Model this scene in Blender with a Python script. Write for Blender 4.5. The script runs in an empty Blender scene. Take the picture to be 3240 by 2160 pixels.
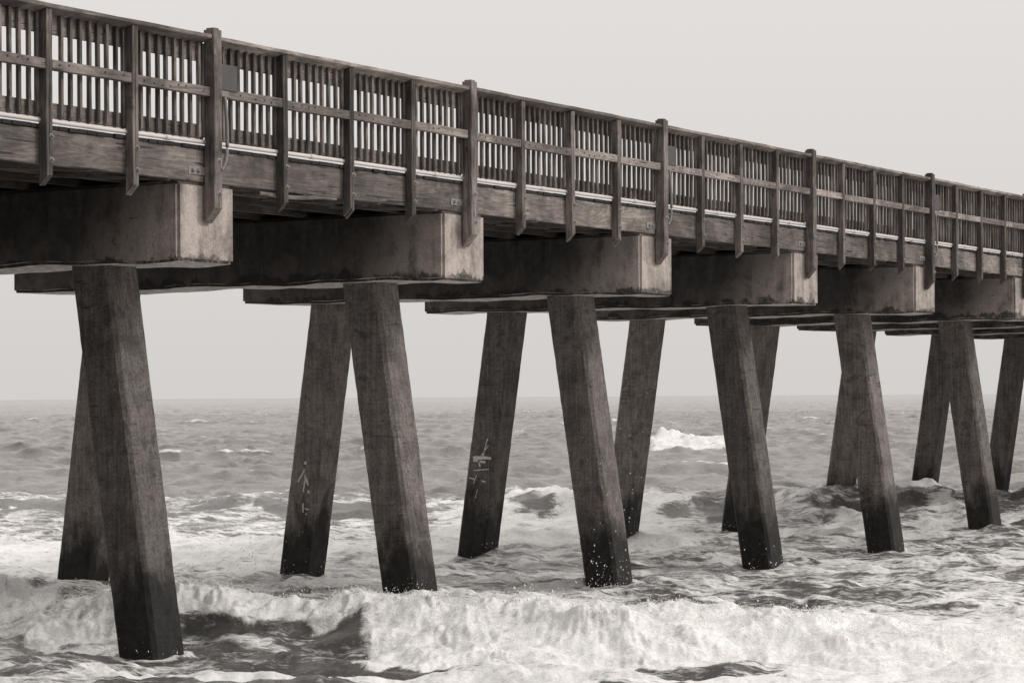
import bpy, bmesh, math, random
import numpy as np
from mathutils import Vector, Matrix
random.seed(7); rng = np.random.default_rng(11)
sc = bpy.context.scene
COL = sc.collection

# ------------------------------------------------------------------ measures
K = 2.8                       # height of the lens above the still water
TH = 0.5323; CX, CY = -21.58, -16.388; S = 5.2856
F2 = np.array([math.cos(TH), math.sin(TH)]); R2 = np.array([math.sin(TH), -math.cos(TH)])
FPX = 7955.7
def world(d, r): return CX + d*F2[0] + r*R2[0], CY + d*F2[1] + r*R2[1]

# ------------------------------------------------------------------ node helpers
class NT:
    def __init__(s, mat):
        s.t = mat.node_tree; s.t.nodes.clear()
    def n(s, typ, ins=None, **kw):
        nd = s.t.nodes.new(typ)
        for k, v in kw.items(): setattr(nd, k, v)
        for k, v in (ins or {}).items():
            if isinstance(v, bpy.types.NodeSocket): s.t.links.new(v, nd.inputs[k])
            else: nd.inputs[k].default_value = v
        return nd
    def math(s, op, a, b=0.0, c=None, clamp=False):
        ins = {0: a, 1: b}
        if c is not None: ins[2] = c
        return s.n('ShaderNodeMath', ins, operation=op, use_clamp=clamp).outputs[0]
    def noise(s, vec, scale, detail=4, rough=.55, dist=0.0):
        return s.n('ShaderNodeTexNoise', {'Vector': vec, 'Scale': scale, 'Detail': detail, 'Roughness': rough, 'Distortion': dist}).outputs['Fac']
    def mapv(s, vec, scale, loc=(0, 0, 0)):
        return s.n('ShaderNodeMapping', {'Vector': vec, 'Scale': scale, 'Location': loc}).outputs[0]
    def ramp(s, fac, stops):
        nd = s.n('ShaderNodeValToRGB', {'Fac': fac}); cr = nd.color_ramp
        while len(cr.elements) < len(stops): cr.elements.new(.5)
        for e, (p, c) in zip(cr.elements, stops):
            e.position = p; e.color = c if len(c) == 4 else (*c, 1)
        return nd.outputs[0]
    def mix(s, fac, a, b, blend='MIX'):
        nd = s.n('ShaderNodeMix', data_type='RGBA', blend_type=blend)
        for k, v in ((0, fac), (6, a), (7, b)):
            if isinstance(v, bpy.types.NodeSocket): s.t.links.new(v, nd.inputs[k])
            else: nd.inputs[k].default_value = v if not isinstance(v, tuple) or len(v) == 4 else (*v, 1)
        return nd.outputs[2]
    def smooth(s, v, a, b, lo=0., hi=1.):
        return s.n('ShaderNodeMapRange', {'Value': v, 'From Min': a, 'From Max': b, 'To Min': lo, 'To Max': hi}, interpolation_type='SMOOTHSTEP').outputs[0]
def g(v, w=1.0):              # warm toned grey
    return (v*1.055*w, v*.985, v*.942/w, 1)
def newmat(name):
    m = bpy.data.materials.new(name); m.use_nodes = True; return m, NT(m)
def finish(t, color, rough, bump=None, bstr=.5, bdist=.01, spec=.3, metallic=0.):
    ins = {'Base Color': color, 'Roughness': rough, 'Specular IOR Level': spec, 'Metallic': metallic}
    if bump is not None:
        ins['Normal'] = t.n('ShaderNodeBump', {'Strength': bstr, 'Distance': bdist, 'Height': bump}).outputs[0]
    b = t.n('ShaderNodeBsdfPrincipled', ins)
    t.n('ShaderNodeOutputMaterial', {'Surface': b.outputs[0]})
def objvec(t):
    tc = t.n('ShaderNodeTexCoord').outputs['Object']
    rnd = t.n('ShaderNodeObjectInfo').outputs['Random']
    off = t.n('ShaderNodeCombineXYZ', {0: t.math('MULTIPLY', rnd, 37.), 1: t.math('MULTIPLY', rnd, 91.), 2: t.math('MULTIPLY', rnd, 53.)}).outputs[0]
    return tc, t.n('ShaderNodeVectorMath', {0: tc, 1: off}, operation='ADD').outputs[0], rnd

def wood(name, axis, base=.085, contrast=1.0):
    m, t = newmat(name); tc, v, rnd = objvec(t)
    st = [1, 1, 1]; st[axis] = .07
    v2 = t.mapv(v, tuple(st))
    fine = t.noise(v2, 120, 5, .7)
    band = t.noise(v2, 22, 4, .6, 1.2)
    stw = [1, 1, 1]; stw[axis] = .10
    v3 = t.mapv(v, tuple(stw))
    w = t.math('PINGPONG', t.math('MULTIPLY', t.noise(v3, 3.6, 2, .45, .5), 15.), .5)
    w = t.math('MULTIPLY', w, 2.0)
    big = t.noise(v, 1.6, 4, .6)
    a = t.math('MULTIPLY_ADD', fine, .46, t.math('MULTIPLY', band, .36))
    a = t.math('MULTIPLY_ADD', w, .11, t.math('ADD', a, .035))
    lo, hi = base*(1-.62*contrast), base*(1+1.1*contrast)
    c = t.ramp(a, [(.28, g(lo)), (.45, g(base*.8)), (.58, g(base*1.25)), (.74, g(hi))])
    c = t.mix(t.smooth(big, .35, .65), t.mix(1.0, c, g(.62), 'MULTIPLY'), t.mix(1.0, c, g(1.25), 'MULTIPLY'))
    val = t.math('MULTIPLY_ADD', rnd, .75, .68)
    c = t.mix(1.0, c, t.n('ShaderNodeCombineColor', {0: val, 1: val, 2: val}).outputs[0], 'MULTIPLY')
    c = t.mix(t.math('MULTIPLY', t.smooth(t.noise(v, 5, 4, .7), .52, .68), .5), c, g(base*.38))
    # knots
    stk = [1, 1, 1]; stk[axis] = .5
    vo = t.n('ShaderNodeTexVoronoi', {'Vector': t.mapv(v, tuple(stk)), 'Scale': 4.2}).outputs['Distance']
    knot = t.smooth(vo, .05, .11, 1, 0)
    c = t.mix(t.math('MULTIPLY', knot, .75), c, g(base*.28))
    # checks (cracks along the grain)
    stc = [1, 1, 1]; stc[axis] = .035
    cr = t.noise(t.mapv(v, tuple(stc), (3, 5, 7)), 34, 2, .5)
    crack = t.smooth(cr, .66, .70)
    c = t.mix(t.math('MULTIPLY', crack, .8), c, g(base*.16))
    h = t.math('SUBTRACT', a, t.math('MULTIPLY', crack, .9))
    finish(t, c, .85, h, .55, .008, .2)
    return m
W = .088
M = {}
M['wood_x'] = wood('weathered_wood_lengthwise', 0, .145, .85)
M['wood_z'] = wood('weathered_wood_upright', 2, .128, 1.05)
M['wood_y'] = wood('weathered_wood_crosswise', 1, .05, .9)
M['wood_light'] = wood('sunbleached_wood', 0, .21, .95)
M['wood_joist'] = wood('joist_wood', 0, .075, .7)

def concrete(name, kind):
    m, t = newmat(name); tc, v, rnd = objvec(t)
    pos = t.n('ShaderNodeNewGeometry').outputs['Position']
    sp = t.n('ShaderNodeSeparateXYZ', {0: pos})
    lo = t.n('ShaderNodeSeparateXYZ', {0: tc})
    grain = t.math('MULTIPLY_ADD', t.noise(v, 90, 3, .75), .5, t.math('MULTIPLY', t.noise(v, 30, 5, .8), .5))
    blot = t.noise(v, 2.6, 6, .62, .4)
    blot2 = t.noise(v, 9, 5, .7, .3)
    if kind == 'cap':
        streak = t.noise(t.mapv(v, (1, 1, .16)), 4.5, 5, .62, .3)
        a = t.math('MULTIPLY_ADD', blot, .42, t.math('MULTIPLY', streak, .43)); a = t.math('MULTIPLY_ADD', blot2, .15, a)
        c = t.ramp(a, [(.38, g(.14)), (.46, g(.28)), (.56, g(.45))])
        c = t.mix(t.smooth(grain, .36, .64), t.mix(1., c, g(.72), 'MULTIPLY'), t.mix(1., c, g(1.18), 'MULTIPLY'))
        # black mildew blotches, denser inward from the beam end and towards the top
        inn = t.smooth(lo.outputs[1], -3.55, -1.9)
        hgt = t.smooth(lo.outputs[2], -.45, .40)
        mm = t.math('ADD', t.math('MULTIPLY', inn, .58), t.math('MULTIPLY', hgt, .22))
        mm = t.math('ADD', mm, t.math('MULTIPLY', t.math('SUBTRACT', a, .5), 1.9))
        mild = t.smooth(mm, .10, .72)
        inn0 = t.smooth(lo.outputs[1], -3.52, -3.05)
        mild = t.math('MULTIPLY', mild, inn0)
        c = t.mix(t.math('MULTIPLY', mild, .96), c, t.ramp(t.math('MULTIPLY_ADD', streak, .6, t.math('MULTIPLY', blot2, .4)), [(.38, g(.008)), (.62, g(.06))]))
        # wet ragged line along the bottom edge
        rag = t.noise(t.mapv(v, (1, 1, .6)), 3, 8, .66)
        ln = t.math('ADD', lo.outputs[2], t.math('MULTIPLY', t.math('SUBTRACT', rag, .5), -.55))
        ln = t.math('ADD', ln, t.math('MULTIPLY_ADD', rnd, .09, -.05))
        wet = t.smooth(ln, -.375, -.325, 1, 0)
        wet = t.math('MULTIPLY', wet, t.smooth(t.noise(v, 13, 5, .7), .36, .52, .45, 1.0))
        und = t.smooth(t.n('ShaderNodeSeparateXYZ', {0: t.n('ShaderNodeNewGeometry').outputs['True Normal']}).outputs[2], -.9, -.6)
        c = t.mix(t.math('MULTIPLY', t.math('MULTIPLY', wet, und), .84), c, g(.024))
        c = t.mix(und, t.mix(t.smooth(blot2, .35, .6), g(.30), g(.62)), c)  # underside painted paler: light bounced up from the foam put into its colour
        # cracks
        vo = t.n('ShaderNodeTexVoronoi', {'Vector': t.n('ShaderNodeVectorMath', {0: v, 1: t.n('ShaderNodeVectorMath', {0: t.n('ShaderNodeTexNoise', {'Vector': v, 'Scale': 3., 'Detail': 4.}).outputs['Color'], 1: (.6, .6, .6)}, operation='MULTIPLY').outputs[0]}, operation='ADD').outputs[0], 'Scale': .9}, feature='DISTANCE_TO_EDGE').outputs['Distance']
        crk = t.math('MULTIPLY', t.smooth(vo, .003, .009, 1, 0), t.smooth(blot, .54, .6))
        crk = t.math('MULTIPLY', crk, inn0)
        c = t.mix(t.math('MULTIPLY', crk, .7), c, g(.02))
        h = t.math('SUBTRACT', t.math('MULTIPLY_ADD', grain, .35, blot2), crk)
        finish(t, c, .82, h, .5, .012, .25)
    else:
        streak = t.noise(t.mapv(v, (1, 1, .045)), 22, 5, .7, .2)
        ring = t.noise(t.mapv(v, (.12, .12, 1)), 26, 5, .7, .15)
        a = t.math('MULTIPLY_ADD', blot, .44, t.math('MULTIPLY', streak, .38)); a = t.math('MULTIPLY_ADD', ring, .18, a)
        c = t.ramp(a, [(.35, g(.070, .985)), (.47, g(.140, .985)), (.60, g(.26, .985))])
        c = t.mix(t.smooth(grain, .38, .62), t.mix(1., c, g(.58), 'MULTIPLY'), t.mix(1., c, g(1.3), 'MULTIPLY'))
        # form-board rings that come and go
        rr = t.smooth(ring, .56, .62); ra = t.smooth(t.noise(v, 1.1, 2, .5), .42, .58)
        c = t.mix(t.math('MULTIPLY', t.math('MULTIPLY', rr, ra), .62), c, g(.03))
        pv = t.math('MULTIPLY_ADD', rnd, .45, .68)
        c = t.mix(1.0, c, t.n('ShaderNodeCombineColor', {0: pv, 1: pv, 2: pv}).outputs[0], 'MULTIPLY')
        # black algae patches
        al = t.smooth(blot, .56, .66)
        c = t.mix(t.math('MULTIPLY', al, .6), c, g(.022))
        # pits
        pit = t.n('ShaderNodeTexVoronoi', {'Vector': v, 'Scale': 11.}).outputs['Distance']
        pm = t.math('MULTIPLY', t.smooth(pit, .09, .14, 1, 0), t.smooth(blot2, .5, .56))
        c = t.mix(t.math('MULTIPLY', pm, .8), c, g(.015))
        # tidal growth: dark below a ragged line
        rag = t.noise(t.mapv(pos, (1, 1, .45)), 2.2, 7, .68)
        ln = t.math('ADD', sp.outputs[2], t.math('MULTIPLY', t.math('SUBTRACT', rag, .5), -2.6))
        wet = t.smooth(ln, .55, 1.30, 1, 0)
        c = t.mix(t.math('MULTIPLY', wet, .93), c, t.ramp(blot2, [(.35, g(.007)), (.72, g(.030))]))
        bn = t.noise(v, 38, 4, .7)
        sp2 = t.math('MULTIPLY', t.smooth(bn, .66, .72), wet)
        c = t.mix(t.math('MULTIPLY', sp2, .35), c, g(.12))
        h = t.math('SUBTRACT', t.math('MULTIPLY_ADD', t.math('MULTIPLY', bn, wet), 1.2, t.math('MULTIPLY_ADD', grain, .35, t.math('MULTIPLY', ring, .6))), pm)
        finish(t, c, t.math('MULTIPLY_ADD', wet, -.12, .85), h, .55, .014, .2)
    return m
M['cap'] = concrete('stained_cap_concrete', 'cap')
M['pile'] = concrete('weathered_pile_concrete', 'pile')

def plain(name, v, rough, nscale=18, amt=.35, metallic=0., spec=.4, warm=1.0, bump=.2):
    m, t = newmat(name); tc, vv, rnd = objvec(t)
    n1 = t.noise(vv, nscale, 5, .65); n2 = t.noise(vv, nscale*.15, 3, .5)
    a = t.math('MULTIPLY_ADD', n1, .5, t.math('MULTIPLY', n2, .5))
    c = t.ramp(a, [(.3, g(v*(1-amt), warm)), (.7, g(v*(1+amt), warm))])
    finish(t, c, rough, n1, bump, .004, spec, metallic); return m
M['pvc'] = plain('white_conduit_plastic', .62, .45, 9, .12, spec=.4)
M['pvc_grey'] = plain('grey_conduit_plastic', .20, .5, 9, .2)
M['steel'] = plain('galvanised_steel', .30, .5, 30, .35, .35)
M['bolt'] = plain('bolt_steel', .25, .5, 60, .45, .3)
M['box'] = plain('painted_box_metal', .075, .6, 40, .18)
M['plank'] = plain('deck_plank_end_grain', .022, .9, 14, .75, bump=.8)
m_, t_ = newmat('chalk'); tc_0, v_, r_ = objvec(t_)
pd = t_.n('ShaderNodeBsdfDiffuse', {'Color': g(.62)}); tr = t_.n('ShaderNodeBsdfTransparent')
mk = t_.smooth(t_.noise(tc_0, 42, 4, .75), .28, .46)
t_.n('ShaderNodeOutputMaterial', {'Surface': t_.n('ShaderNodeMixShader', {0: mk, 1: tr.outputs[0], 2: pd.outputs[0]}).outputs[0]})
M['chalk'] = m_
m_, t_ = newmat('water_droplets'); finish(t_, (.87, .86, .845, 1), .6, spec=.3); M['drop'] = m_

# ------------------------------------------------------------------ object helpers
def obj(name, me, mat=None, parent=None, loc=(0, 0, 0), label=None):
    o = bpy.data.objects.new(name, me); COL.objects.link(o)
    if me is not None and mat is not None and not me.materials: me.materials.append(mat)
    if parent is not None: o.parent = parent
    o.location = loc
    if label: o['label'] = label
    return o
def thing(name, label, cat, loc=(0, 0, 0), group=None):
    o = obj(name, None, loc=loc); o.empty_display_size = .3
    o['label'] = label; o['category'] = cat
    if group: o['group'] = group
    return o
def tomesh(bm, name, smooth=False):
    me = bpy.data.meshes.new(name); bm.to_mesh(me); bm.free()
    if smooth:
        for p in me.polygons: p.use_smooth = True
    return me
def board(name, lo, hi, bev=.004, axis=None, seg=0, jit=0., verts=None):
    """a sawn timber between two corners, edges eased; cut in segments along its length and worn a little"""
    bm = bmesh.new(); r = bmesh.ops.create_cube(bm, size=1)
    lo = Vector(lo); hi = Vector(hi); c = (lo+hi)/2; s = hi-lo
    for v in bm.verts: v.co = Vector((v.co.x*s.x, v.co.y*s.y, v.co.z*s.z)) + c
    if verts: verts(bm)
    if bev: bmesh.ops.bevel(bm, geom=bm.edges[:], offset=bev, segments=1, affect='EDGES')
    if seg:
        e = Vector((0, 0, 0)); e[axis] = 1
        for k in range(1, seg):
            p = Vector(c); p[axis] = lo[axis] + s[axis]*k/seg
            bmesh.ops.bisect_plane(bm, geom=bm.verts[:]+bm.edges[:]+bm.faces[:], plane_co=p, plane_no=e)
        if jit:
            ph = [random.uniform(0, 6.3) for _ in range(6)]
            o1, o2 = [a for a in range(3) if a != axis]
            for v in bm.verts:
                x = v.co[axis]
                v.co[o1] += jit*(.6*math.sin(x*2.1+ph[0]) + .4*math.sin(x*5.7+ph[1]))
                v.co[o2] += jit*(.6*math.sin(x*1.7+ph[2]) + .4*math.sin(x*6.3+ph[3]))
                v.co += Vector([random.uniform(-jit, jit)*.35 for _ in range(3)])
    return tomesh(bm, name)
def tube(name, pts, r, n=12, cap=True):
    bm = bmesh.new(); pts = [Vector(p) for p in pts]; rings = []
    for i, p in enumerate(pts):
        a = pts[max(i-1, 0)]; b = pts[min(i+1, len(pts)-1)]; d = (b-a).normalized()
        u = d.cross(Vector((0, 0, 1)))
        if u.length < .1: u = d.cross(Vector((1, 0, 0)))
        u.normalize(); w = d.cross(u)
        rings.append([bm.verts.new(p + r*(math.cos(2*math.pi*k/n)*u + math.sin(2*math.pi*k/n)*w)) for k in range(n)])
    for A, B in zip(rings, rings[1:]):
        for k in range(n): bm.faces.new((A[k], A[(k+1) % n], B[(k+1) % n], B[k]))
    if cap: bm.faces.new(rings[0][::-1]); bm.faces.new(rings[-1])
    bmesh.ops.recalc_face_normals(bm, faces=bm.faces)
    return tomesh(bm, name, True)

# ------------------------------------------------------------------ the concrete bents
def Zc(z): return z + K       # heights measured from the lens -> above the water
CAPY0, CAPL = .171, 7.03; CAPX0, CAPX1 = -.409, .582; ZB, ZT = 1.46, 2.314
capc = Vector(((CAPX0+CAPX1)/2, CAPY0+CAPL/2, Zc((ZB+ZT)/2)))
def cap_mesh(seed):
    rr = random.Random(seed); bm = bmesh.new(); bmesh.ops.create_cube(bm, size=1)
    s = Vector((CAPX1-CAPX0, CAPL, ZT-ZB))
    for v in bm.verts: v.co = Vector((v.co.x*s.x, v.co.y*s.y, v.co.z*s.z))
    bmesh.ops.bevel(bm, geom=[e for e in bm.edges], offset=.035, segments=2, affect='EDGES')
    for k in range(1, 40):
        bmesh.ops.bisect_plane(bm, geom=bm.verts[:]+bm.edges[:]+bm.faces[:], plane_co=(0, -CAPL/2+CAPL*k/40, 0), plane_no=(0, 1, 0))
    ph = [rr.uniform(0, 6.3) for _ in range(5)]
    for v in bm.verts:
        y = v.co.y
        if v.co.z < 0:
            v.co.z += .012*math.sin(y*2.3+ph[0]) + .007*math.sin(y*6.1+ph[1]) + rr.uniform(-.004, .004)
        v.co.x += .004*math.sin(y*3+ph[2])
    return tomesh(bm, 'cap_beam')
PW = .54; PB = -1.1           # pile width and (buried) foot level
def pile_mesh(seed, side):
    """square battered pile, origin at its head; side=-1 leans out towards the camera side, +1 the other way"""
    rr = random.Random(seed); bm = bmesh.new(); H = Zc(ZB) - PB; bat = .15
    ch = .045; h = PW/2
    prof = [(-h+ch, -h), (h-ch, -h), (h, -h+ch), (h, h-ch), (h-ch, h), (-h+ch, h), (-h, h-ch), (-h, -h+ch)]
    N = 46; rings = []
    for k in range(N+1):
        z = -H*k/N; o = side*bat*(H*k/N)
        rings.append([bm.verts.new((x + rr.uniform(-.003, .003), y+o + rr.uniform(-.003, .003), z+.01*(k == 0))) for x, y in prof])
    for A, B in zip(rings, rings[1:]):
        for k in range(8): bm.faces.new((A[k], B[k], B[(k+1) % 8], A[(k+1) % 8]))
    bm.faces.new(rings[0]); bm.faces.new(rings[-1][::-1])
    bmesh.ops.recalc_face_normals(bm, faces=bm.faces)
    return tomesh(bm, 'pile')
caps = [cap_mesh(i) for i in range(4)]; pn = [pile_mesh(i, -1) for i in range(3)]; pf = [pile_mesh(9+i, 1) for i in range(3)]
NEARY, FARY = 1.33+PW/2, 5.53+PW/2
bent_label = {
 -1: 'concrete bent at the shoreward end of the pier',
 0: 'first concrete bent at the shore, its front pile standing in dark swirling water',
 1: 'second bent from the shore, its rear pile behind the shoremost leaning pile',
 2: 'third bent from the shore, with a chalk stick arrow on its rear pile',
 3: 'fourth bent from the shore, with a smeared chalk T on its rear pile',
 4: 'fifth bent from the shore, its front pile showing a bright smooth edge face',
 5: 'sixth bent from the shore, its front pile foot in a swirling eddy',
 6: 'seventh bent from the shore, rear pile rising behind the dark wave crest',
 7: 'eighth bent from the shore, rear pile with a small splash at its foot',
 8: 'ninth bent from the shore, only a thin dark cap strip and rear pile showing',
 9: 'tenth bent from the shore, a sliver of cap underneath the farthest beams',
 10: 'eleventh bent from the shore, almost wholly hidden behind the other caps'}
bents = {}
for i in range(-1, 11):
    b = thing('pier_bent', bent_label[i], 'pier bent', (i*S+.087, CAPY0+CAPL/2, 0), 'concrete bents carrying the pier')
    bx, by = i*S+.087, CAPY0+CAPL/2
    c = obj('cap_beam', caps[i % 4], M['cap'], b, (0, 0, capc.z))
    p1 = obj('pile', pn[i % 3], M['pile'], b, (0, NEARY-by, Zc(ZB)))
    p2 = obj('pile', pf[(i+1) % 3], M['pile'], b, (0, FARY-by, Zc(ZB)))
    bents[i] = (b, p1, p2)
# chalk marks on the shoreward faces of two rear piles (pile-local: x face = -PW/2)
def strokes(name, segs, w, par):
    """flat chalk strokes lying on the pile face. segs: (y0,z0,y1,z1[,w]) measured from the face's centre line, z from pile head"""
    bm = bmesh.new(); x = -PW/2-.006
    for sgm in segs:
        y0, z0, y1, z1 = sgm[:4]; ww = sgm[4] if len(sgm) > 4 else w
        a = Vector((x, y0 - .15*z0, z0)); b = Vector((x, y1 - .15*z1, z1)); d = b-a
        nrm = Vector((0, -d.z, d.y)).normalized()*ww/2
        nseg = 5; prev = None
        for k in range(nseg+1):
            p = a + d*k/nseg + Vector((0, random.uniform(-1, 1), random.uniform(-1, 1)))*ww*.12
            q = nrm*random.uniform(.7, 1.2)
            v = [bm.verts.new(p+q), bm.verts.new(p-q), bm.verts.new(p+q+Vector((.007, 0, 0))), bm.verts.new(p-q+Vector((.007, 0, 0)))]
            if prev:
                bm.faces.new((prev[0], prev[1], v[1], v[0])); bm.faces.new((prev[1], prev[3], v[3], v[1])); bm.faces.new((prev[2], prev[0], v[0], v[2]))
            prev = v
    bmesh.ops.recalc_face_normals(bm, faces=bm.faces)
    return obj(name, tomesh(bm, name), M['chalk'], par)
zg = -2.45
za = zg-.12
strokes('chalk_arrow', [(.0, zg+.01, -.005, zg-.04, .05), (.0, za, .09, za-.19), (-.01, za-.04, -.105, za-.24), (-.04, za-.12, -.03, za-.34), (.0, za+.01, -.03, za-.14)], .024, bents[2][2])
for sg_ in ((-.12, za-.32, -.13, za-.36, .03), (-.05, za-.52, -.07, za-.66, .02), (-.10, za-.60, -.17, za-.62, .022), (-.12, za-.68, -.15, za-.70, .025)): strokes('chalk_mark', [sg_], .02, bents[2][2])
zt_ = -2.51
strokes('chalk_letter', [(.17, zt_, -.2, zt_-.01, .055), (.16, zt_-.05, -.1, zt_-.08, .04), (.05, zt_-.04, .0, zt_-.16, .03), (-.03, zt_+.02, -.08, zt_+.33, .02), (.02, zt_+.02, -.11, zt_+.2, .015),
    ], .02, bents[3][2])
for sg_ in ((.12, zt_-.22, -.18, zt_-.2, .018), (.19, zt_-.35, .08, zt_-.38, .018), (-.06, zt_-.40, -.14, zt_-.42, .022), (.05, zt_-.3, .1, zt_-.45, .01), (.0, zt_-.55, .02, zt_-.7, .01)): strokes('chalk_mark', [sg_], .02, bents[3][2])

# ------------------------------------------------------------------ the deck: stringers, joists, planks
X0, X1 = -1, 10
deck = thing('pier_deck', 'weathered timber pier deck on joists lying across the concrete caps', 'pier deck', (0, 0, Zc(ZT)))
oz = Zc(ZT)
YS = [.145, .86, 1.57, 2.28, 2.99, 3.7, 4.41, 5.12, 5.83, 6.54]
strm = [board('stringer', (0, 0, 0), (S-.008, .075, .348), .006, 0, 14, .004) for _ in range(3)]
jm = board('joist', (0, 0, 0), (S-.008, .07, .30), .004)
for i in range(X0, X1):
    obj('stringer', strm[i % 3], M['wood_x'], deck, (i*S+.004, YS[0], .002))
for y in YS[1:]:
    for a, ln_ in ((-1, 4), (3, 4), (7, 3)):
        obj('joist', board('joist', (0, 0, 0), (S*ln_-.01, .07, .345), .004), M['wood_joist'], deck, (a*S, y, .002))
spl = board('torn_strip', (0, 0, 0), (1.5, .06, .045), .004, 0, 16, .002)
for v in spl.vertices:
    u = v.co.x/1.5; v.co.z -= .045*math.sin(math.pi*min(1, u*1.15+.1))**.8; 
    if u < .2 and v.co.z > -.02: v.co.z -= .02*(.2-u)/.2
obj('torn_strip', spl, M['wood_x'], deck, (1.03, YS[0]+.006, -.028))
# planks laid crosswise, in one sheet-like part (they are the deck's surface pattern)
def planks():
    bm = bmesh.new(); x = X0*S; k = 0
    while x < 10*S:
        w = .138; e = random.uniform(-.014, .012); z = random.uniform(-.002, .003)
        r = bmesh.ops.create_cube(bm, size=1)
        for v in r['verts']:
            v.co = Vector((x+w/2+v.co.x*(w-random.uniform(.004, .01)), (6.85+.135+e)/2 + v.co.y*(6.85-.135-e), .352+.021+z+v.co.z*.04))
        x += w+.002
    return tomesh(bm, 'decking')
obj('decking', planks(), M['plank'], deck)
# horizontal braces under the joists
bmz = None
for i in range(-1, 6):
    for k, fx in enumerate((.07, .34, .60)):
        xa = i*S + fx*S + .30; xb = xa + 1.25 + (.1 if k == 1 else 0)
        bm = bmesh.new(); a = Vector((xa, .93, -.012)); b = Vector((xb, .17, -.004)); d = (b-a).normalized(); n_ = Vector((-d.y, d.x, 0))*.035
        lo = []
        for z in (-.014, .014):
            lo.append([bm.verts.new(p+q+Vector((0, 0, z))) for p, q in ((a, n_), (a, -n_), (b, -n_), (b, n_))])
        bm.faces.new(lo[0][::-1]); bm.faces.new(lo[1])
        for q in range(4): bm.faces.new((lo[0][q], lo[0][(q+1) % 4], lo[1][(q+1) % 4], lo[1][q]))
        bmesh.ops.recalc_face_normals(bm, faces=bm.faces)
        obj('brace', tomesh(bm, 'brace'), M['wood_joist'], deck)
# steel splice plates where the stringers meet over each cap
platem = board('splice_plate', (0, 0, 0), (.5, .008, .085), .002)
hexm = None
def boltmesh(r=.022, n=6, wash=True):
    bm = bmesh.new()
    def cyl(rad, y0, y1, n, dome=0):
        A = [bm.verts.new((rad*math.cos(2*math.pi*k/n), y0, rad*math.sin(2*math.pi*k/n))) for k in range(n)]
        B = [bm.verts.new((rad*.86*math.cos(2*math.pi*k/n), y1, rad*.86*math.sin(2*math.pi*k/n))) for k in range(n)]
        for k in range(n): bm.faces.new((A[k], A[(k+1) % n], B[(k+1) % n], B[k]))
        if dome:
            C = [bm.verts.new((rad*.5*math.cos(2*math.pi*k/n), y1-dome, rad*.5*math.sin(2*math.pi*k/n))) for k in range(n)]
            for k in range(n): bm.faces.new((B[k], B[(k+1) % n], C[(k+1) % n], C[k]))
            bm.faces.new(C)
        else: bm.faces.new(B)
        bm.faces.new(A[::-1])
    if wash: cyl(r*1.6, 0, -.005, 14)
    cyl(r, -.0045, -.02, n, .008)
    bmesh.ops.recalc_face_normals(bm, faces=bm.faces)
    return tomesh(bm, 'bolt')
bolt_m = boltmesh(); bolt_s = boltmesh(.019, 10)
for i in range(0, 7):
    pl = obj('splice_plate', platem, M['steel'], deck, (i*S-.27, YS[0]-.008, Zc(2.39)-oz))
    for x in (.065, .16, .355, .45):
        obj('bolt', bolt_m, M['bolt'], pl, (x, 0, .042))

TILT = .34                    # the cap rail slopes down towards the deck
def slope(y0):
    def f(bm):
        for v in bm.verts: v.co.z -= TILT*(v.co.y-y0)
    return f
# ------------------------------------------------------------------ the guard railing, one section per span
def cut(zo, zi, y0, y1):
    def f(bm):
        zmin = min(v.co.z for v in bm.verts)
        for v in bm.verts:
            if abs(v.co.z-zmin) < 1e-4: v.co.z = zo if v.co.y < (y0+y1)/2 else zi
    return f
def main_post(seed):
    random.seed(seed)
    bm_me = board('main_post', (0, 0, 2.0), (.14, .14, 3.972), 0, verts=cut(2.04, 1.88, 0, .14))
    bm = bmesh.new(); bm.from_mesh(bm_me)
    top = [e for e in bm.edges if all(v.co.z > 3.9 for v in e.verts)]
    bmesh.ops.bevel(bm, geom=top, offset=.022, segments=2, affect='EDGES')
    bmesh.ops.bevel(bm, geom=[e for e in bm.edges if abs(e.verts[0].co.z-e.verts[1].co.z) > .5], offset=.007, segments=1, affect='EDGES')
    for k in range(1, 14):
        bmesh.ops.bisect_plane(bm, geom=bm.verts[:]+bm.edges[:]+bm.faces[:], plane_co=(0, 0, 2.1+k*.13), plane_no=(0, 0, 1))
    for v in bm.verts: v.co += Vector((random.uniform(-.002, .002), random.uniform(-.002, .002), 0)); 
    ph = random.uniform(0, 6)
    for v in bm.verts: v.co.x += .004*math.sin(v.co.z*2+ph)
    return tomesh(bm, 'main_post')
def sub_post(seed):
    """two planks bolted side by side"""
    random.seed(seed); bm = bmesh.new()
    for x0, x1, dz in ((0, .041, random.uniform(-.015, .01)), (.0445, .09, random.uniform(-.02, .015))):
        me = board('x', (x0, .04, 2.1), (x1, .142, 3.848), .004, 2, 12, .0025, verts=lambda b_, dz=dz: (cut(2.19+dz, 2.09+dz, .04, .142)(b_), [setattr(v.co, 'z', v.co.z-TILT*(v.co.y-.02)) for v in b_.verts if v.co.z > 3])[0])
        bm.from_mesh(me); bpy.data.meshes.remove(me)
    return tomesh(bm, 'post')
mp = [main_post(i) for i in range(3)]; spm = [sub_post(20+i) for i in range(4)]
random.seed(5)
def bal(seed):
    random.seed(seed)
    return board('baluster', (0, .123, 2.77), (.0395, .164, 3.812), .003, 2, 6, .0018, verts=cut(2.812, 2.772, .122, .164))
bals = [bal(40+i) for i in range(5)]
random.seed(9)
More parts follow.
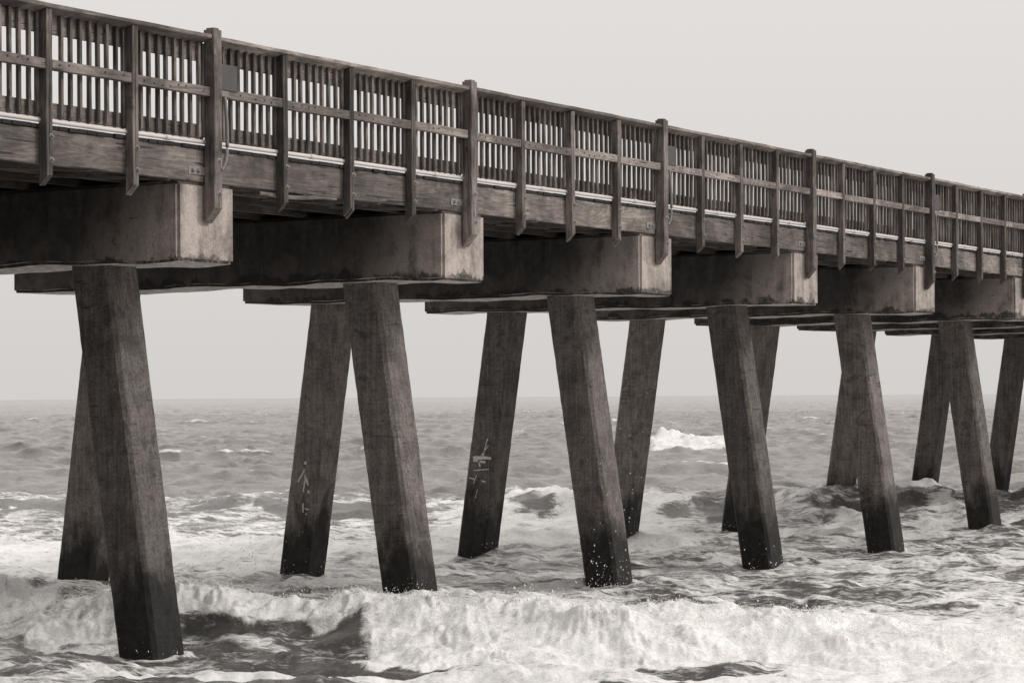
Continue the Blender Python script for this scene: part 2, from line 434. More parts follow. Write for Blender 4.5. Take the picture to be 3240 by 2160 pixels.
sec_label = {
 -1: 'shoreward railing section cut off by the picture edge, before the first tall post',
 0: 'railing section starting at the first tall post, with a grey box and looping conduit',
 1: 'railing section starting at the second tall post, no box on it',
 2: 'railing section starting at the third tall post, with a grey box near its start',
 3: 'railing section starting at the fourth tall post, balusters nearly closing up',
 4: 'railing section starting at the fifth tall post, the most distant wholly visible one',
 5: 'railing section starting at the sixth tall post, mostly beyond the view',
 6: 'railing section starting at the seventh tall post, out at sea',
 7: 'railing section starting at the eighth tall post, out at sea',
 8: 'railing section starting at the ninth tall post, out at sea',
 9: 'railing section starting at the tenth tall post, out at sea'}
secs = {}
for i in range(-1, 10):
    r = thing('railing_section', sec_label[i], 'railing', (i*S, 0, 0), 'railing sections between the tall posts')
    secs[i] = r; zz = K
    p = obj('main_post', mp[i % 3], M['wood_z'], r, (0, 0, zz))
    obj('bolt', bolt_m, M['bolt'], p, (.088, 0, 2.545)); obj('bolt', bolt_m, M['bolt'], p, (.09, 0, 2.19))
    dzr = {0: -.012}.get(i, random.uniform(-.006, .006))
    obj('top_rail', board('top_rail', (.142, .02, 3.85), (S-.002, .215, 3.892), .005, 0, 26, .004, verts=slope(.02)), M['wood_light'], r, (0, 0, zz+dzr*.4))
    obj('upper_board', board('upper_board', (.142, .1655, 3.613), (S-.002, .2, 3.797), .003, 0, 10, .001, verts=lambda b_: [setattr(v.co, 'z', v.co.z-TILT*(v.co.y-.1655)) for v in b_.verts if v.co.z > 3.7]), M['wood_x'], r, (0, 0, zz))
    obj('lower_board', board('lower_board', (.142, .1655, 2.785), (S-.002, .2, 2.936), .004, 0, 10, .002), M['wood_x'], r, (0, 0, zz))
    for k in range(4):
        if k:
            q = obj('post', spm[(i*3+k) % 4], M['wood_z'], r, (k*S/4+random.uniform(-.008, .008), 0, zz+random.uniform(-.01, .01)))
            obj('bolt', bolt_s, M['bolt'], q, (.068, .04, 2.585)); obj('bolt', bolt_s, M['bolt'], q, (.068, .04, 2.355))
        a = k*S/4 + (.09 if k else .14); b = (k+1)*S/4
        mz = random.uniform(-.008, .008)
        mr = (board('middle_rail', (a+.003, .046, 3.235+mz), (b-.003, .1205, 3.335+mz), .004, 0, 6, .003))
        bmn = bmesh.new(); bmn.from_mesh(mr)
        for kn in range(8):
            if random.random() < .62:
                xn, zn = a+.12+kn*.14+random.uniform(-.02, .02), 3.285+mz+random.uniform(-.02, .02)
                if xn < b-.04:
                    ring = [bmn.verts.new((xn+.011*math.cos(q_*math.pi/4), .0405, zn+.011*math.sin(q_*math.pi/4))) for q_ in range(8)]
                    bmn.faces.new(ring).material_index = 1
        bmn.to_mesh(mr); bmn.free(); mr.materials.append(M['wood_light']); mr.materials.append(M['plank'])
        obj('middle_rail', mr, None, r, (0, 0, zz))
        nb = 9 if k == 3 else 8
        offs = ([.318+j*.1392 for j in range(7)] if nb == 8 else [.232+j*.1395 for j in range(8)]) + [S/4-.046]
        for o_ in offs:
            bx = k*S/4 + o_ + random.uniform(-.006, .006) if o_ < S/4-.05 else k*S/4+o_
            q = obj('baluster', bals[random.randrange(5)], M['wood_z'], r, (bx, 0, zz+random.uniform(-.010, .003)))
            lean = random.gauss(0, .0022); q.rotation_euler.y = lean; q.location.x -= lean*3.3
# ------------------------------------------------------------------ white conduit along the deck edge
pt = thing('white_conduit', 'white plastic conduit running along the deck edge under the railing', 'conduit', (0, .138, Zc(2.696)))
for i in range(-1, 10):
    a = i*S
    pts = [(a+S*t/12, .0+.003*math.sin((a+S*t/12)*1.3), .052+.004*math.sin((a+S*t/12)*.9)) for t in range(13)]
    obj('pipe', tube('pipe', pts, .0235), M['pvc'], pt)
    pts2 = [(p[0], p[1]+.046, p[2]+.014) for p in pts]
    obj('pipe', tube('pipe', pts2, .02), M['pvc'], pt)
    for t in (.38, .88):
        x = a+S*t; y = .003*math.sin(x*1.3); z = .052+.004*math.sin(x*.9)
        obj('coupling', tube('coupling', [(x-.05, y, z), (x+.05, y, z)], .030), M['pvc'], pt)
# ------------------------------------------------------------------ electric boxes beside the tall posts
blab = {0: 'flat grey box behind the first tall post, with a conduit looping down', 2: 'flat grey box behind the third tall post', 4: 'small flat grey box behind the fifth tall post'}
for i in (0, 2, 4):
    e = thing('electrical_box', blab[i], 'electrical box', (i*S+.15, .03, Zc(3.3)), 'electrical boxes behind the tall posts')
    obj('cover', board('cover', (0, 0, .02), (.31, .02, .30), .004), M['box'], e)
    obj('housing', board('housing', (.02, .0205, .05), (.27, .048, .27), .004), M['box'], e)
    obj('outlet', board('outlet', (.0, -.01, -.055), (.14, .03, .012), .004), M['pvc_grey'], e)
    pts = [(.06, -.012, -.06), (.07, -.02, -.2), (.075, -.03, -.4), (.07, -.035, -.6), (.05, -.035, -.72), (.02, -.03, -.8), (-.02, -.02, -.85)]
    # smooth the loop
    P = []
    for a_, b_ in zip(pts, pts[1:]):
        for t in range(4): P.append(tuple(a_[q]+(b_[q]-a_[q])*t/4 for q in range(3)))
    P.append(pts[-1])
    for _ in range(2): P = [P[0]] + [tuple((P[k-1][q]+2*P[k][q]+P[k+1][q])/4 for q in range(3)) for k in range(1, len(P)-1)] + [P[-1]]
    obj('conduit', tube('conduit', P, .02, 10), M['pvc_grey'], e)

# ------------------------------------------------------------------ the sea
def hash2(ix, iy, seed):
    h = (ix.astype(np.int64)*374761393 + iy.astype(np.int64)*668265263 + seed*974711) & 0xffffffff
    h = ((h ^ (h >> 13))*1274126177) & 0xffffffff
    return ((h ^ (h >> 16)) & 0xffff)/65535.0
def vnoise(x, y, seed=0):
    ix = np.floor(x); iy = np.floor(y); fx = x-ix; fy = y-iy
    ux = fx*fx*fx*(fx*(fx*6-15)+10); uy = fy*fy*fy*(fy*(fy*6-15)+10)
    a = hash2(ix, iy, seed); b = hash2(ix+1, iy, seed); c = hash2(ix, iy+1, seed); d = hash2(ix+1, iy+1, seed)
    return (a+(b-a)*ux)*(1-uy) + (c+(d-c)*ux)*uy
def fbm(x, y, oct=4, seed=0, rough=.5):
    s = 0; a = 1; t = 0
    for k in range(oct):
        s = s + a*vnoise(x*2**k*1.03+k*17.3, y*2**k*.97-k*9.1, seed+k); t += a; a *= rough
    return s/t
def billow(x, y, oct=4, seed=0, rough=.55):
    s = 0; a = 1; t = 0
    for k in range(oct):
        s = s + a*np.abs(2*vnoise(x*2**k+k*7.7, y*2**k-k*3.1, seed+k)-1); t += a; a *= rough
    return s/t
def sst(x, a, b):
    t = np.clip((x-a)/(b-a), 0, 1); return t*t*(3-2*t)
def bump(x, c, w): return np.exp(-((x-c)/w)**2)

def rows():
    d = [16.]
    while d[-1] < 60: d.append(d[-1] + (.075*d[-1]/28 if d[-1] > 23.5 else .2))
    while d[-1] < 420: d.append(d[-1] + .15*(d[-1]/60)**.72)
    while d[-1] < 1500: d.append(d[-1]*1.0035)
    while d[-1] < 26000: d.append(d[-1]*1.05)
    return np.array(d)
dr = rows()
tc_ = np.arange(-.245, .2451, .0008)
ext = .245*np.geomspace(1.02, 14, 70)
tt = np.concatenate([-ext[::-1], tc_, ext])
D, T = np.meshgrid(dr, tt, indexing='ij'); Rr = D*T
step = np.gradient(dr)[:, None]*np.ones_like(T)

# spectrum of wind waves running to the shore (-X)
Xw = CX + D*F2[0] + Rr*R2[0]; Yw = CY + D*F2[1] + Rr*R2[1]
hz = np.zeros_like(D); hx = np.zeros_like(D); hy = np.zeros_like(D)
NW = 64
lam = np.geomspace(.45, 17, NW)
for k in range(NW):
    L = lam[k]; kk = 2*math.pi/L
    spread = .35 + .55*(1-k/NW)
    ang = math.pi + rng.normal(0, spread)
    ux, uy = math.cos(ang), math.sin(ang)
    amp = .0088*L**.86 if L < 6 else .041*(6/L)**.25
    amp *= 1.6 if .45 < L < 3.0 else (.5 if L > 6 else 1.)
    amp *= rng.uniform(.6, 1.3)
    ph = rng.uniform(0, 6.28)
    fade = sst(L/np.maximum(step, .01)/(1-.62*sst(D, 120, 400)), 1.8, 3.6)
    shore = 1.0 if L < 3 else .45 + .55*sst(D, 50, 95)
    a = amp*fade*shore
    arg = kk*(ux*Xw + uy*Yw) + ph
    s_ = np.sin(arg); c_ = np.cos(arg)
    hz += a*s_; hx += a*ux*c_*.9; hy += a*uy*c_*.9
gust = .55 + .9*fbm(Xw/23, Yw/23, 3, 5)
calm = .62 + .38*sst(D, 40, 75)
hz *= gust*calm; hx *= gust*calm; hy *= gust*calm

foam = np.zeros_like(D); turb = np.zeros_like(D); bz = np.zeros_like(D); push = np.zeros_like(D)
wob = fbm(Rr/2.1, D/6, 4, 31)-.5; wob2 = fbm(Rr/.55, D/1.2, 4, 77)-.5
# --- the near bore
mot = fbm(Xw/1.7, Yw/1.1, 4, 61); mot2 = fbm(Rr/1.1+3, D/3.0, 5, 62, .6)
crest = 29.5 - .38*Rr + 2.0*(fbm(Rr/2.6, Rr*0+2.2, 4, 3)-.5)
s = D - crest
ex = 1.2*wob2 + .5*wob
broken = sst(Rr+ex*.8, -1.75, -1.45); leftb = 1-sst(Rr+ex, -4.6, -3.9)
mid = np.clip(1-broken-leftb, 0, 1)
bB = sst(Rr, -2.6, -1.0); bL = 1-sst(Rr, -5.2, -3.4); bM = np.clip(1-bB-bL, 0, 1)
wf = 3.4*bB + 2.3*bL + 1.9*bM
fall = 1-.72*sst(Rr, 2.0, 5.6)
prof = np.where(s < 0, sst(s, -wf, -.05), np.exp(-(np.maximum(s, 0)/2.8)**2))
A1 = (.43*bB + .46*bL + .48*bM)*fall
bz += A1*prof*(.85+.5*wob)
push += np.exp(-((s+.35)/.55)**2)*.45*bM + np.exp(-((s+.5)/.8)**2)*.25*bL
toe = wf + .2 + 1.6*wob + 1.3*wob2
back = 2.0*wob + 1.6*wob2
f_r = sst(s, -toe-.0, -toe+.3)*(1-sst(s, .3+back, 1.3+back))
f_m = sst(s, -.85+1.3*wob2, -.6+1.3*wob2)*(1-sst(s, .1+back*.5, .8+back*.5))
hol = sst(fbm(Rr/.5+wob2*2, D/.8, 4, 131, .6), .30, .50)
foam1 = np.clip(f_r*broken*(.75+.25*hol) + f_r*leftb*(.38+.62*hol)*(.72+.8*(mot-.35)) + f_m*mid, 0, 1)
turb = np.maximum(turb, foam1)
foam = np.maximum(foam, foam1)
# in front of the bore: dark water with thin streaks, denser to the sides
foam = np.maximum(foam, (.34+1.0*(mot2-.45))*sst(D, 20, 24)*(1-sst(D, 30.5, 31.5))*(1-.30*bump(Rr, -2.6, 1.3)))
foam = np.maximum(foam, .62*bump(Rr, -4.6, 1.8)*bump(D, 26.0, 1.5))
foam = np.maximum(foam, (.72+.9*wob2)*bump(Rr + .5*(D-29.2), -3.35, .42)*bump(D, 28.4, .75))
# foam lip running in along the picture's bottom
lip = 24.75 - .05*Rr + 1.1*wob + .9*wob2
foam = np.maximum(foam, (.86+.5*(mot-.5))*(1-sst(D, lip, lip+.2))*sst(Rr, -4.8, -4.0)*sst(D, lip-1.6, lip-.9))
foam = np.maximum(foam, sst(Rr, 1.5+2*wob, 4.)*(1-sst(D, 26.6, 28)))
bz += .12*(1-sst(D, lip-.1, lip+.25))
# behind the bore: streaky backwash
foam = np.maximum(foam, (.50+.5*(mot2-.5))*sst(s, .0, 1.0)*(1-sst(D, 38, 43)))
foam = np.maximum(foam, (.78+.5*(mot2-.5))*sst(Rr, 1.0, 4.5)*sst(s, -.6, .2)*(1-sst(D, 30.5-.1*Rr, 35.5)))
# --- flat foam sheets between the bores
q1 = .5*(mot-.5)+.55*(mot2-.5)
foam = np.maximum(foam, (.86+q1)*sst(D, 38.8+3*wob, 41.8+3*wob)*(1-sst(D, 48.0, 53))*(1-sst(Rr, -3.7, -2.0)))
foam = np.maximum(foam, (.72+q1)*sst(D, 40, 43)*(1-sst(D, 49, 53))*bump(Rr, -2.0, 2.0))
foam = np.maximum(foam, (.88+1.0*q1)*sst(D, 43.2+4*wob, 46.5+4*wob)*(1-sst(D, 58, 62))*sst(Rr, -2.9, -1.0)*(1-sst(Rr, 2.6, 5.4)))
foam = np.maximum(foam, (.50+.5*q1)*sst(D, 36, 40)*(1-sst(D, 56, 60)))
foam = np.maximum(foam, (.46+.8*q1)*sst(D, 55, 58)*(1-sst(D, 68, 76)))
# --- the second wave, foam on its middle part, dark glassy face seaward of it
crest2 = 60.5 - .42*Rr + 2.6*(fbm(Rr/4.5, Rr*0+8.2, 4, 13)-.5)
s2 = D-crest2
h2 = .22 + .50*sst(Rr, -1.5, .8)*(1-.15*sst(Rr, 11, 16)) + .12*bump(Rr, -5.5, 2.5)
prof2 = np.where(s2 < 0, sst(s2, -4.6, -.1), np.exp(-(np.maximum(s2, 0)/3.4)**2))
bz += h2*prof2*(.8+1.0*wob+.35*wob2)
big = sst(fbm(Rr/1.25, D/2.6, 3, 88), .53, .60)*sst(s2, -4.5, -3.6)*(1-sst(s2, -1.0, -.3))
foam = foam*(1-.8*big*sst(D, 50, 54))
face_ = np.exp(-(((Rr-.38+.12*(s2+2))/.50)**2+((s2+2.0+.8*wob2)/1.05)**2)**1.5)
foam = foam*(1-.9*face_)
hols = np.exp(-(((Rr-2.0)/.30)**2+((s2+3.0+.9*wob)/.5)**2)**1.4)+np.exp(-(((Rr-1.95)/.38)**2+((s2+4.6)/.5)**2)**1.4)+np.exp(-(((Rr-.6)/.5)**2+((s2+5.2+wob)/.5)**2)**1.4)+np.exp(-(((Rr-3.6)/.35)**2+((s2+2.4)/.6)**2)**1.4)
foam = foam*(1-.75*np.clip(hols, 0, 1))
foam = np.maximum(foam, (.95+.4*(mot-.5))*sst(s2, -1.5, -.6)*(1-sst(s2, .1, .9))*sst(Rr, -.9, .2)*(1-sst(Rr, 4.4, 5.6)))
rt_ = sst(Rr, 3.9, 5.4)
dark2 = 1.9*rt_*sst(s2, -6, -3.6)*(1-sst(s2, 1.5, 3))
foam = np.where(rt_ > .01, foam*(1-.25*dark2), foam)
foam = np.maximum(foam, (.44+1.6*q1)*rt_*sst(s2, -11, -6)*(1-sst(s2, -.4, .4)))
foam = np.maximum(foam, .76*rt_*sst(s2, -.8, -.3)*(1-sst(s2, .1, .5)))
foam = np.maximum(foam, .80*rt_*sst(s2+1.5*wob, -8.6, -7.2)*(1-sst(s2+1.5*wob, -6.2, -5.2)))
# --- far whitewater patch and swells with breaking tips
crest3 = 126 - .35*(Rr-8.8) + 3*wob
s3 = D-crest3; in3 = sst(Rr, 6.3, 7.0)*(1-sst(Rr+wob2, 10.9, 11.9))
jag = fbm(Rr/.35, D/3, 4, 3, .6)
bz += (.50*in3*(.75+.6*jag) + .20*bump(Rr, 8.5, 9))*np.where(s3 < 0, sst(s3, -5, -.2), np.exp(-(np.maximum(s3, 0)/5)**2))
bz += .30*bump(Rr, 7.6, .7)*bump(s3, -.5, 1.0)*sst(jag, .35, .8)
f3 = in3*(.72+.6*jag-.2)*sst(s3+2*wob2, -4.2, -3.0)*(1-sst(s3, .5, 2)); foam = np.maximum(foam, f3)
for cd, ar, cr_, wr in ((84, .22, -6, 9), (97, .26, 6, 8), (112, .26, -10, 9), (146, .28, -4, 16), (178, .3, 12, 22), (215, .3, -14, 28), (262, .3, 8, 34)):
    cc = cd - .42*Rr + 7*(fbm(Rr/7, Rr*0+cd, 4, int(cd))-.5); sx = D-cc; wv = cd*.03+1.5
    bz += ar*bump(Rr, cr_, wr)*(.5+1.2*fbm(Rr/3, D/9, 3, int(cd)+9))*np.where(sx < 0, sst(sx, -2*wv, 0), np.exp(-(np.maximum(sx, 0)/(1.7*wv))**2))
    brk = sst(fbm(Rr/(cd*.012), D/(cd*.03), 4, int(cd)+2, .62), .60, .70)
    foam = np.maximum(foam, brk*bump(Rr, cr_, wr*.8)*sst(sx, -.5*wv, -.15*wv)*(1-sst(sx, 0, .25*wv))*.62)
# breaking tips of the wind waves
tip = sst(hz, .26, .36)*sst(fbm(Xw/5, Yw/5, 3, 91), .52, .62)*sst(D, 62, 80)*(1-sst(D, 300, 700))
foam = np.maximum(foam, .7*tip)

# --- turbulent froth
near = D < 70
tb = np.where(near, turb, 0)
b1 = fbm(Rr/.5+wob*2., D/.8+wob2*2, 4, 7, .55)+.1; b2 = 1-billow(Rr/.14+wob2*2, D/.27, 4, 19, .6); b3 = fbm(Rr/.05, D/.1, 2, 23)
b4 = fbm(Rr/.26+wob2*3, D/.42+wob*4, 4, 41, .62)
disp = (.13*(b1-.6) + .028*(b2-.6) + .018*(b3-.5) + .09*(b4-.5))
bz += tb*disp*(1-.4*sst(Rr, 2, 6))
# ragged throw at the crest
spk = np.clip(fbm(Rr/.11, D/.22, 3, 51, .6)-.5, 0, 1)
bz += tb*.22*spk*np.exp(-((s+.1)/.45)**2)
lump = fbm(Rr/.5+5, D/.95, 4, 47, .55)-.5; lump2 = fbm(Rr/1.4+5, D/1.8, 3, 48)-.5
lump3 = billow(Rr/.3, D/.5+wob2, 3, 49)-.4
bz += np.where(near, (1-tb)*(.10*lump+.10*lump2+.045*lump3)*(1-.4*sst(D, 36, 42)), 0)
# curvature of the sea so that it has a real horizon
Z = hz + bz - 0*D
Xf = Xw + hx - push*F2[0]*1.0 + tb*.10*(b2-.5)*-F2[0]; Yf = Yw + hy - push*F2[1] + tb*.10*(b2-.5)*-F2[1]
Z += .20*np.exp(-((Xw-26.0)**2+(Yw-.4)**2)/2.2) - .15*np.exp(-((Xw-21.0)**2+(Yw-.6)**2)/2.0)
# eddies and hollows round the piles
for i in range(0, 7):
    for (yy, sg) in ((NEARY, -1), (FARY, 1)):
        px, py = i*S+.087, yy+sg*.15*(Zc(ZB)-.1)
        q = (Xw-px)**2+(Yw-py)**2
        m_ = np.exp(-q/.28)
        foam = np.maximum(foam, .55*np.exp(-q/.5)*(D < 70))
        ringw = np.exp(-((np.sqrt(q)-.40)/.13)**2)*(D < 70)
        Z += ringw*(.05+.10*vnoise(Xw*5, Yw*5, 5))*(.5+.5*np.clip((Xw-px)/.4, -1, 1)*.6)
        foam = np.maximum(foam, ringw*.78)
        wake = np.exp(-((Yw-py+.1*(Xw-px))/.38)**2)*sst(Xw-px, -3.2, -.6)*(Xw < px)*(D < 70)
        foam = foam*(1-.30*wake*(tb < .3)); Z -= .03*wake
nr, nc = D.shape
co = np.stack([Xf, Yf, Z], -1).reshape(-1, 3).astype(np.float32)
me = bpy.data.meshes.new('sea')
idx = np.arange(nr*nc).reshape(nr, nc)
quads = np.stack([idx[:-1, :-1], idx[:-1, 1:], idx[1:, 1:], idx[1:, :-1]], -1).reshape(-1, 4).astype(np.int32)
me.vertices.add(len(co)); me.vertices.foreach_set('co', co.ravel())
me.loops.add(quads.size); me.loops.foreach_set('vertex_index', quads.ravel())
me.polygons.add(len(quads)); me.polygons.foreach_set('loop_start', np.arange(0, quads.size, 4, dtype=np.int32))
me.polygons.foreach_set('use_smooth', np.ones(len(quads), dtype=bool))
me.update(calc_edges=True)
at = me.attributes.new('foam', 'FLOAT', 'POINT'); at.data.foreach_set('value', foam.ravel().astype(np.float32))
painted_sheen = .30*sst(D+3*wob, 31, 40)*(1-.8*np.clip(dark2, 0, 1)) + .70*sst(D+4*wob, 56, 80); at = me.attributes.new('painted_sheen', 'FLOAT', 'POINT'); at.data.foreach_set('value', painted_sheen.ravel().astype(np.float32))  # far water's sky reflection and near water's shade, put into the base colour
at = me.attributes.new('froth', 'FLOAT', 'POINT'); at.data.foreach_set('value', np.clip(tb, 0, 1).ravel().astype(np.float32))

m, t = newmat('sea_water')
pos = t.n('ShaderNodeTexCoord').outputs['Object']
fo = t.n('ShaderNodeAttribute', attribute_name='foam').outputs['Fac']
fr = t.n('ShaderNodeAttribute', attribute_name='froth').outputs['Fac']
rot = t.n('ShaderNodeMapping', {'Vector': pos, 'Rotation': (0, 0, -.18)}).outputs[0]
str1 = t.mapv(rot, (1.0, .34, 1.0))
n1 = t.noise(str1, 2.3, 8, .64, .9)
n2 = t.noise(t.mapv(rot, (1., .45, 1.), (4, 2, 0)), 10., 5, .64, 1.2)
ridge = t.math('SUBTRACT', 1.0, t.math('ABSOLUTE', t.math('MULTIPLY_ADD', t.noise(str1, 3.4, 5, .58, 1.6), 2.0, -1.0)))
nn = t.math('MULTIPLY_ADD', n1, .45, t.math('MULTIPLY', n2, .25)); nn = t.math('MULTIPLY_ADD', ridge, .30, nn)
# nn is centred near .61; foam where it exceeds 1-density
zz_ = t.math('MULTIPLY', t.math('SUBTRACT', nn, .575), 13.0)
th_ = t.math('MULTIPLY_ADD', fo, -4.6, 2.75)
fm = t.smooth(t.math('SUBTRACT', zz_, th_), -.8, .9)
fm = t.math('MULTIPLY', fm, t.smooth(fo, .02, .12))
fr2 = t.math('ADD', fr, t.math('MULTIPLY', t.math('SUBTRACT', t.noise(pos, 7, 6, .7, .6), .5), 1.6))
fm = t.math('MAXIMUM', fm, t.math('MULTIPLY', t.smooth(fr2, .12, .75), .97))
rip = t.noise(t.mapv(rot, (1., .5, 1.)), 11, 7, .7, .6)
rip2 = t.noise(t.mapv(rot, (1., .6, 1.)), 2.4, 4, .6)
rh = t.math('MULTIPLY_ADD', rip, .075, t.math('MULTIPLY', rip2, .16))
bmp = t.n('ShaderNodeBump', {'Strength': .7, 'Distance': 1.0, 'Height': rh}).outputs[0]
wcol = t.mix(t.n('ShaderNodeAttribute', attribute_name='painted_sheen').outputs['Fac'], g(.095), g(.24))  # base colour paler with distance, as painted sky sheen
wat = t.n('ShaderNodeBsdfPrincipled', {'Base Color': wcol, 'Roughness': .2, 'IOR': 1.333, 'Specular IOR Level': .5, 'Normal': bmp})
fh = t.math('MULTIPLY_ADD', t.noise(pos, 20, 6, .75, .5), .05, t.math('MULTIPLY', t.noise(pos, 5, 5, .65, .8), .10))
fh = t.math('MULTIPLY_ADD', fm, .03, fh)
fb = t.n('ShaderNodeBump', {'Strength': .42, 'Distance': 1.0, 'Height': fh}).outputs[0]
fz = t.math('MULTIPLY_ADD', t.noise(pos, 2.4, 8, .7, 1.0), .6, t.math('MULTIPLY', t.noise(pos, 22, 5, .7, .5), .4))
fc = t.ramp(fz, [(.37, (.46,.445,.435)), (.46, (.71,.695,.68)), (.57, (.84,.83,.815))])
foamb = t.n('ShaderNodeBsdfPrincipled', {'Base Color': fc, 'Roughness': .75, 'Specular IOR Level': .2, 'Normal': fb})
mx = t.n('ShaderNodeMixShader', {0: fm, 1: wat.outputs[0], 2: foamb.outputs[0]})
t.n('ShaderNodeOutputMaterial', {'Surface': mx.outputs[0]})
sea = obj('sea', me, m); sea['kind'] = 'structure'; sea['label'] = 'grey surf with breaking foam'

bm = bmesh.new()
bmesh.ops.create_grid(bm, x_segments=24, y_segments=24, size=30000)
for v in bm.verts: v.co.z = -1.25
bch = tomesh(bm, 'beach')
m, t = newmat('wet_sand'); pos = t.n('ShaderNodeTexCoord').outputs['Object']
n_ = t.noise(pos, .8, 8, .65)
finish(t, t.ramp(n_, [(.35, g(.11)), (.65, g(.2))]), .6, n_, .4, .1, .4)
beach = obj('beach', bch, m); beach['kind'] = 'structure'
# ------------------------------------------------------------------ spray
def droplets(name, pts, label):
    A = np.array(pts, dtype=np.float64)
    base = np.array([(1, 0, 0), (-1, 0, 0), (0, 1, 0), (0, -1, 0), (0, 0, 1), (0, 0, -1)], dtype=np.float64)
    tri = np.array([(0, 2, 4), (2, 1, 4), (1, 3, 4), (3, 0, 4), (2, 0, 5), (1, 2, 5), (3, 1, 5), (0, 3, 5)])
    sc_ = np.stack([A[:, 3]*A[:, 4], A[:, 3]*A[:, 4], A[:, 3]*A[:, 5]], -1)
    V = (A[:, None, :3] + base[None]*sc_[:, None, :]).reshape(-1, 3)
    Fq = (tri[None] + 6*np.arange(len(A))[:, None, None]).reshape(-1, 3).astype(np.int32)
    me_ = bpy.data.meshes.new(name)
    me_.vertices.add(len(V)); me_.vertices.foreach_set('co', V.astype(np.float32).ravel())
    me_.loops.add(Fq.size); me_.loops.foreach_set('vertex_index', Fq.ravel())
    me_.polygons.add(len(Fq)); me_.polygons.foreach_set('loop_start', np.arange(0, Fq.size, 3, dtype=np.int32))
    me_.polygons.foreach_set('use_smooth', np.ones(len(Fq), dtype=bool)); me_.update(calc_edges=True)
    o = obj(name, me_, M['drop']); o['kind'] = 'stuff'; o['label'] = label
    return o
P = []
rs = random.Random(3)
def surf(d, r):
    i = min(np.searchsorted(dr, d), nr-1); j = min(np.searchsorted(tt, r/d), nc-1)
    return float(Z[i, j])
for _ in range(2600):      # along the near bore's crest and front
    r = rs.uniform(-7, 7)
    cr_ = 29.5-.38*r; br = 1 if r > -1.6 or r < -4.2 else .6
    d = cr_ + rs.gauss(-.3, .6); z = surf(d, r)+abs(rs.gauss(0, .055))
    if rs.random() < br: x, y = world(d, r); P.append((x, y, z, rs.uniform(.003, .009) if rs.random() < .93 else rs.uniform(.009, .017), 1, rs.uniform(.8, 1.9)))
def cluster(d, r, w, h, n, big=.012):
    for _ in range(n):
        rr_ = r+rs.gauss(0, w); dd = d+rs.gauss(0, w); x, y = world(dd, rr_)
        P.append((x, y, surf(dd, rr_)+abs(rs.gauss(0, h)), (.0025+(big-.0025)*rs.random()**2.6), 1, rs.uniform(.8, 1.7)))
cluster(37.6, -4.05, .28, .55, 260, .014); cluster(40, -4.6, 1.2, .3, 160, .012)   # before the third bent's rear pile
cluster(35.0, 1.2, .35, .30, 200, .013); cluster(35.4, 1.5, .3, 1.3, 60, .014)
cluster(43, 1.9, .4, .9, 60, .017); cluster(39.5, 4.2, .4, .35, 70, .013)
cluster(31, -1.1, .25, .12, 60, .012)
cluster(61, 9.7, .35, .22, 90, .02); cluster(125, 7.8, .8, .5, 160, .03)
# fine froth thrown off the near bore
jj, ii = np.where((tb > .45) & (D > 23.8) & (D < 34) & (np.abs(T) < .235))
pk = rng.choice(len(jj), 42000)
w_ = rng.random(42000) < np.clip(.35 + 1.2*np.exp(-((s[jj[pk], ii[pk]]+.2)/.7)**2), 0, 1)
jj, ii = jj[pk][w_], ii[pk][w_]; nn_ = len(jj)
hh = np.abs(rng.normal(0, .018, nn_))*(1+1.1*np.exp(-((s[jj, ii]+.1)/.5)**2))
rad = rng.uniform(.0022, .0062, nn_)
FR = np.stack([Xf[jj, ii]+rng.normal(0, .03, nn_), Yf[jj, ii]+rng.normal(0, .03, nn_), Z[jj, ii]+hh, rad, np.ones(nn_), rng.uniform(.8, 1.8, nn_)], -1)
for i in range(0, 6):
    for (yy, sg) in ((NEARY, -1), (FARY, 1)):
        px, py = i*S+.087, yy+sg*.15*(Zc(ZB)-.1)
        for _ in range(60):
            a_ = rs.uniform(0, 6.28); q_ = rs.uniform(.3, .5); x_, y_ = px+q_*math.cos(a_), py+q_*math.sin(a_)
            dd = (x_-CX)*F2[0]+(y_-CY)*F2[1]; rr_ = (x_-CX)*R2[0]+(y_-CY)*R2[1]
            P.append((x_, y_, surf(dd, rr_)+abs(rs.gauss(0, .09)), .0025+.007*rs.random()**2, 1, rs.uniform(.8, 2)))
def strand(d, r, hgt, n=14, size=.012):
    vx, vz = rs.uniform(-.16, .16), rs.uniform(.6, 1.0)*hgt; z0 = surf(d, r); dx = rs.uniform(-.05, .05)
    for k in range(n):
        u = k/(n-1); rr_ = r+vx*u; x, y = world(d+dx*u - .1*u, rr_)
        P.append((x, y, z0-.02 + vz*4*u*(1-u*.62)*.6, size*(1-.65*u)*rs.uniform(.7, 1.25), 1.0, rs.uniform(1.0, 2.2)))
for _ in range(90):
    r = rs.uniform(-6.8, 6.5) if rs.random() < .35 else rs.uniform(-4.6, -.8)
    i_ = np.argmax(Z[:, min(np.searchsorted(tt, r/30.), nc-1)]*((dr > 25) & (dr < 34))); d = dr[i_]
    strand(d-rs.uniform(0, .5), r, rs.uniform(.02, .12), rs.randrange(5, 12), rs.uniform(.006, .012))
for _ in range(14): strand(30.9, -1.0+rs.gauss(0, .12), rs.uniform(.05, .2))
droplets('spray', np.concatenate([np.array(P), FR]), 'white spray droplets over the surf')

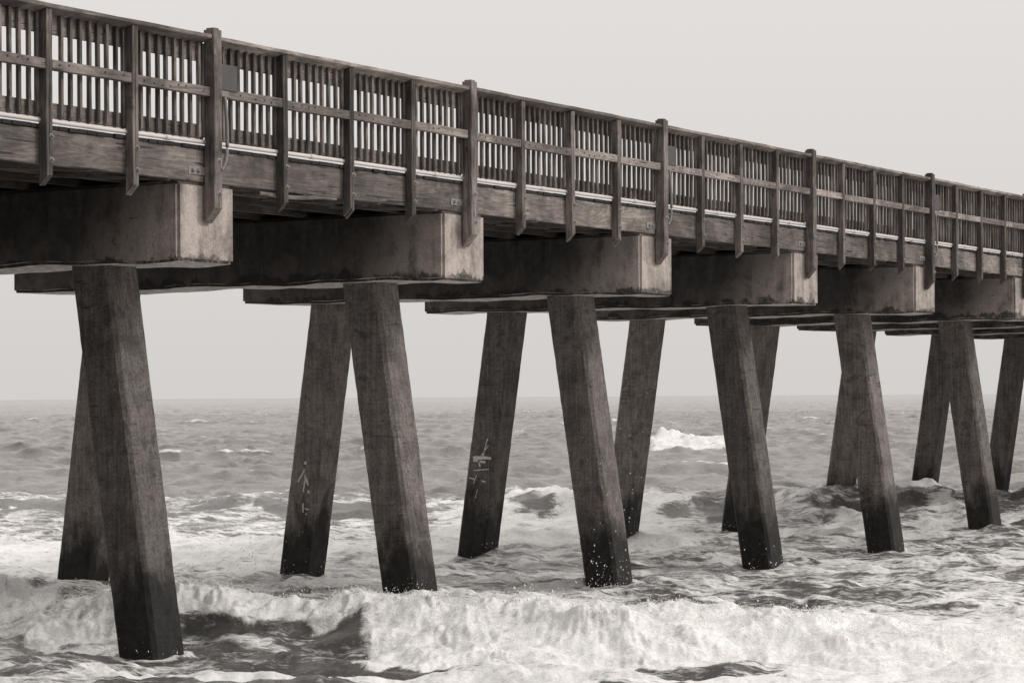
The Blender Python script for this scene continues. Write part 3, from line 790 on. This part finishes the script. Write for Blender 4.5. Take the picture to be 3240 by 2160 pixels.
# ------------------------------------------------------------------ sky and sun
wd = bpy.data.worlds.new('World'); sc.world = wd; wd.use_nodes = True
t = NT(wd)
SUN_EL, SUN_AZ = math.radians(38), math.radians(-62)     # azimuth of the sun in the XY plane, from +X
tcw = t.n('ShaderNodeTexCoord').outputs['Generated']
nz = t.n('ShaderNodeSeparateXYZ', {0: tcw}).outputs[2]
sky = t.n('ShaderNodeTexSky', sky_type='NISHITA', sun_disc=False, sun_elevation=SUN_EL, sun_rotation=math.pi/2-SUN_AZ, air_density=1.0, dust_density=6.0, ozone_density=1.0)
bw = t.n('ShaderNodeRGBToBW', {0: sky.outputs[0]}).outputs[0]
bw = t.math('MULTIPLY', bw, .07)
bw = t.math('MINIMUM', bw, 2.0)
el = t.ramp(nz, [(0.0, (.70,)*3), (.17, (.81,)*3), (.45, (1.15,)*3), (1.0, (1.65,)*3)])
tot = t.math('MULTIPLY_ADD', bw, .12, t.math('MULTIPLY', el, .90))
sx_ = t.n('ShaderNodeSeparateXYZ', {0: tcw}).outputs[0]
tot = t.math('MULTIPLY', tot, t.smooth(sx_, -.75, .35, .52, 1.0))
tint = t.n('ShaderNodeVectorMath', {0: (1.03, .995, .963), 'Scale': tot}, operation='SCALE').outputs[0]
bg = t.n('ShaderNodeBackground', {'Color': tint, 'Strength': 1.0})
t.n('ShaderNodeOutputWorld', {'Surface': bg.outputs[0]})
ld = bpy.data.lights.new('sun', 'SUN'); ld.energy = 1.5; ld.angle = math.radians(12); ld.color = (1, .965, .93)
so = bpy.data.objects.new('sun', ld); COL.objects.link(so)
dv = Vector((math.cos(SUN_EL)*math.cos(SUN_AZ), math.cos(SUN_EL)*math.sin(SUN_AZ), math.sin(SUN_EL)))
so.rotation_euler = dv.to_track_quat('Z', 'Y').to_euler(); so.location = (0, -30, 40)

# ------------------------------------------------------------------ camera
cd = bpy.data.cameras.new('camera'); cd.sensor_width = 36; cd.lens = FPX/3240*36
cd.shift_y = 174.6/3240; cd.clip_end = 60000; cd.clip_start = .5
cam = bpy.data.objects.new('camera', cd); COL.objects.link(cam)
roll = .0059
rt = Vector((R2[0], R2[1], -roll)).normalized(); up = Vector((roll*R2[0], roll*R2[1], 1)).normalized(); bk = Vector((-F2[0], -F2[1], 0))
mw = Matrix((rt, up, bk)).transposed().to_4x4(); mw.translation = Vector((CX, CY, K)); cam.matrix_world = mw
sc.camera = cam
sc.view_settings.view_transform = 'Standard'; sc.view_settings.look = 'None'; sc.view_settings.exposure = 0; sc.view_settings.gamma = 1
sc.cycles.max_bounces = 6; sc.cycles.diffuse_bounces = 3; sc.cycles.glossy_bounces = 3
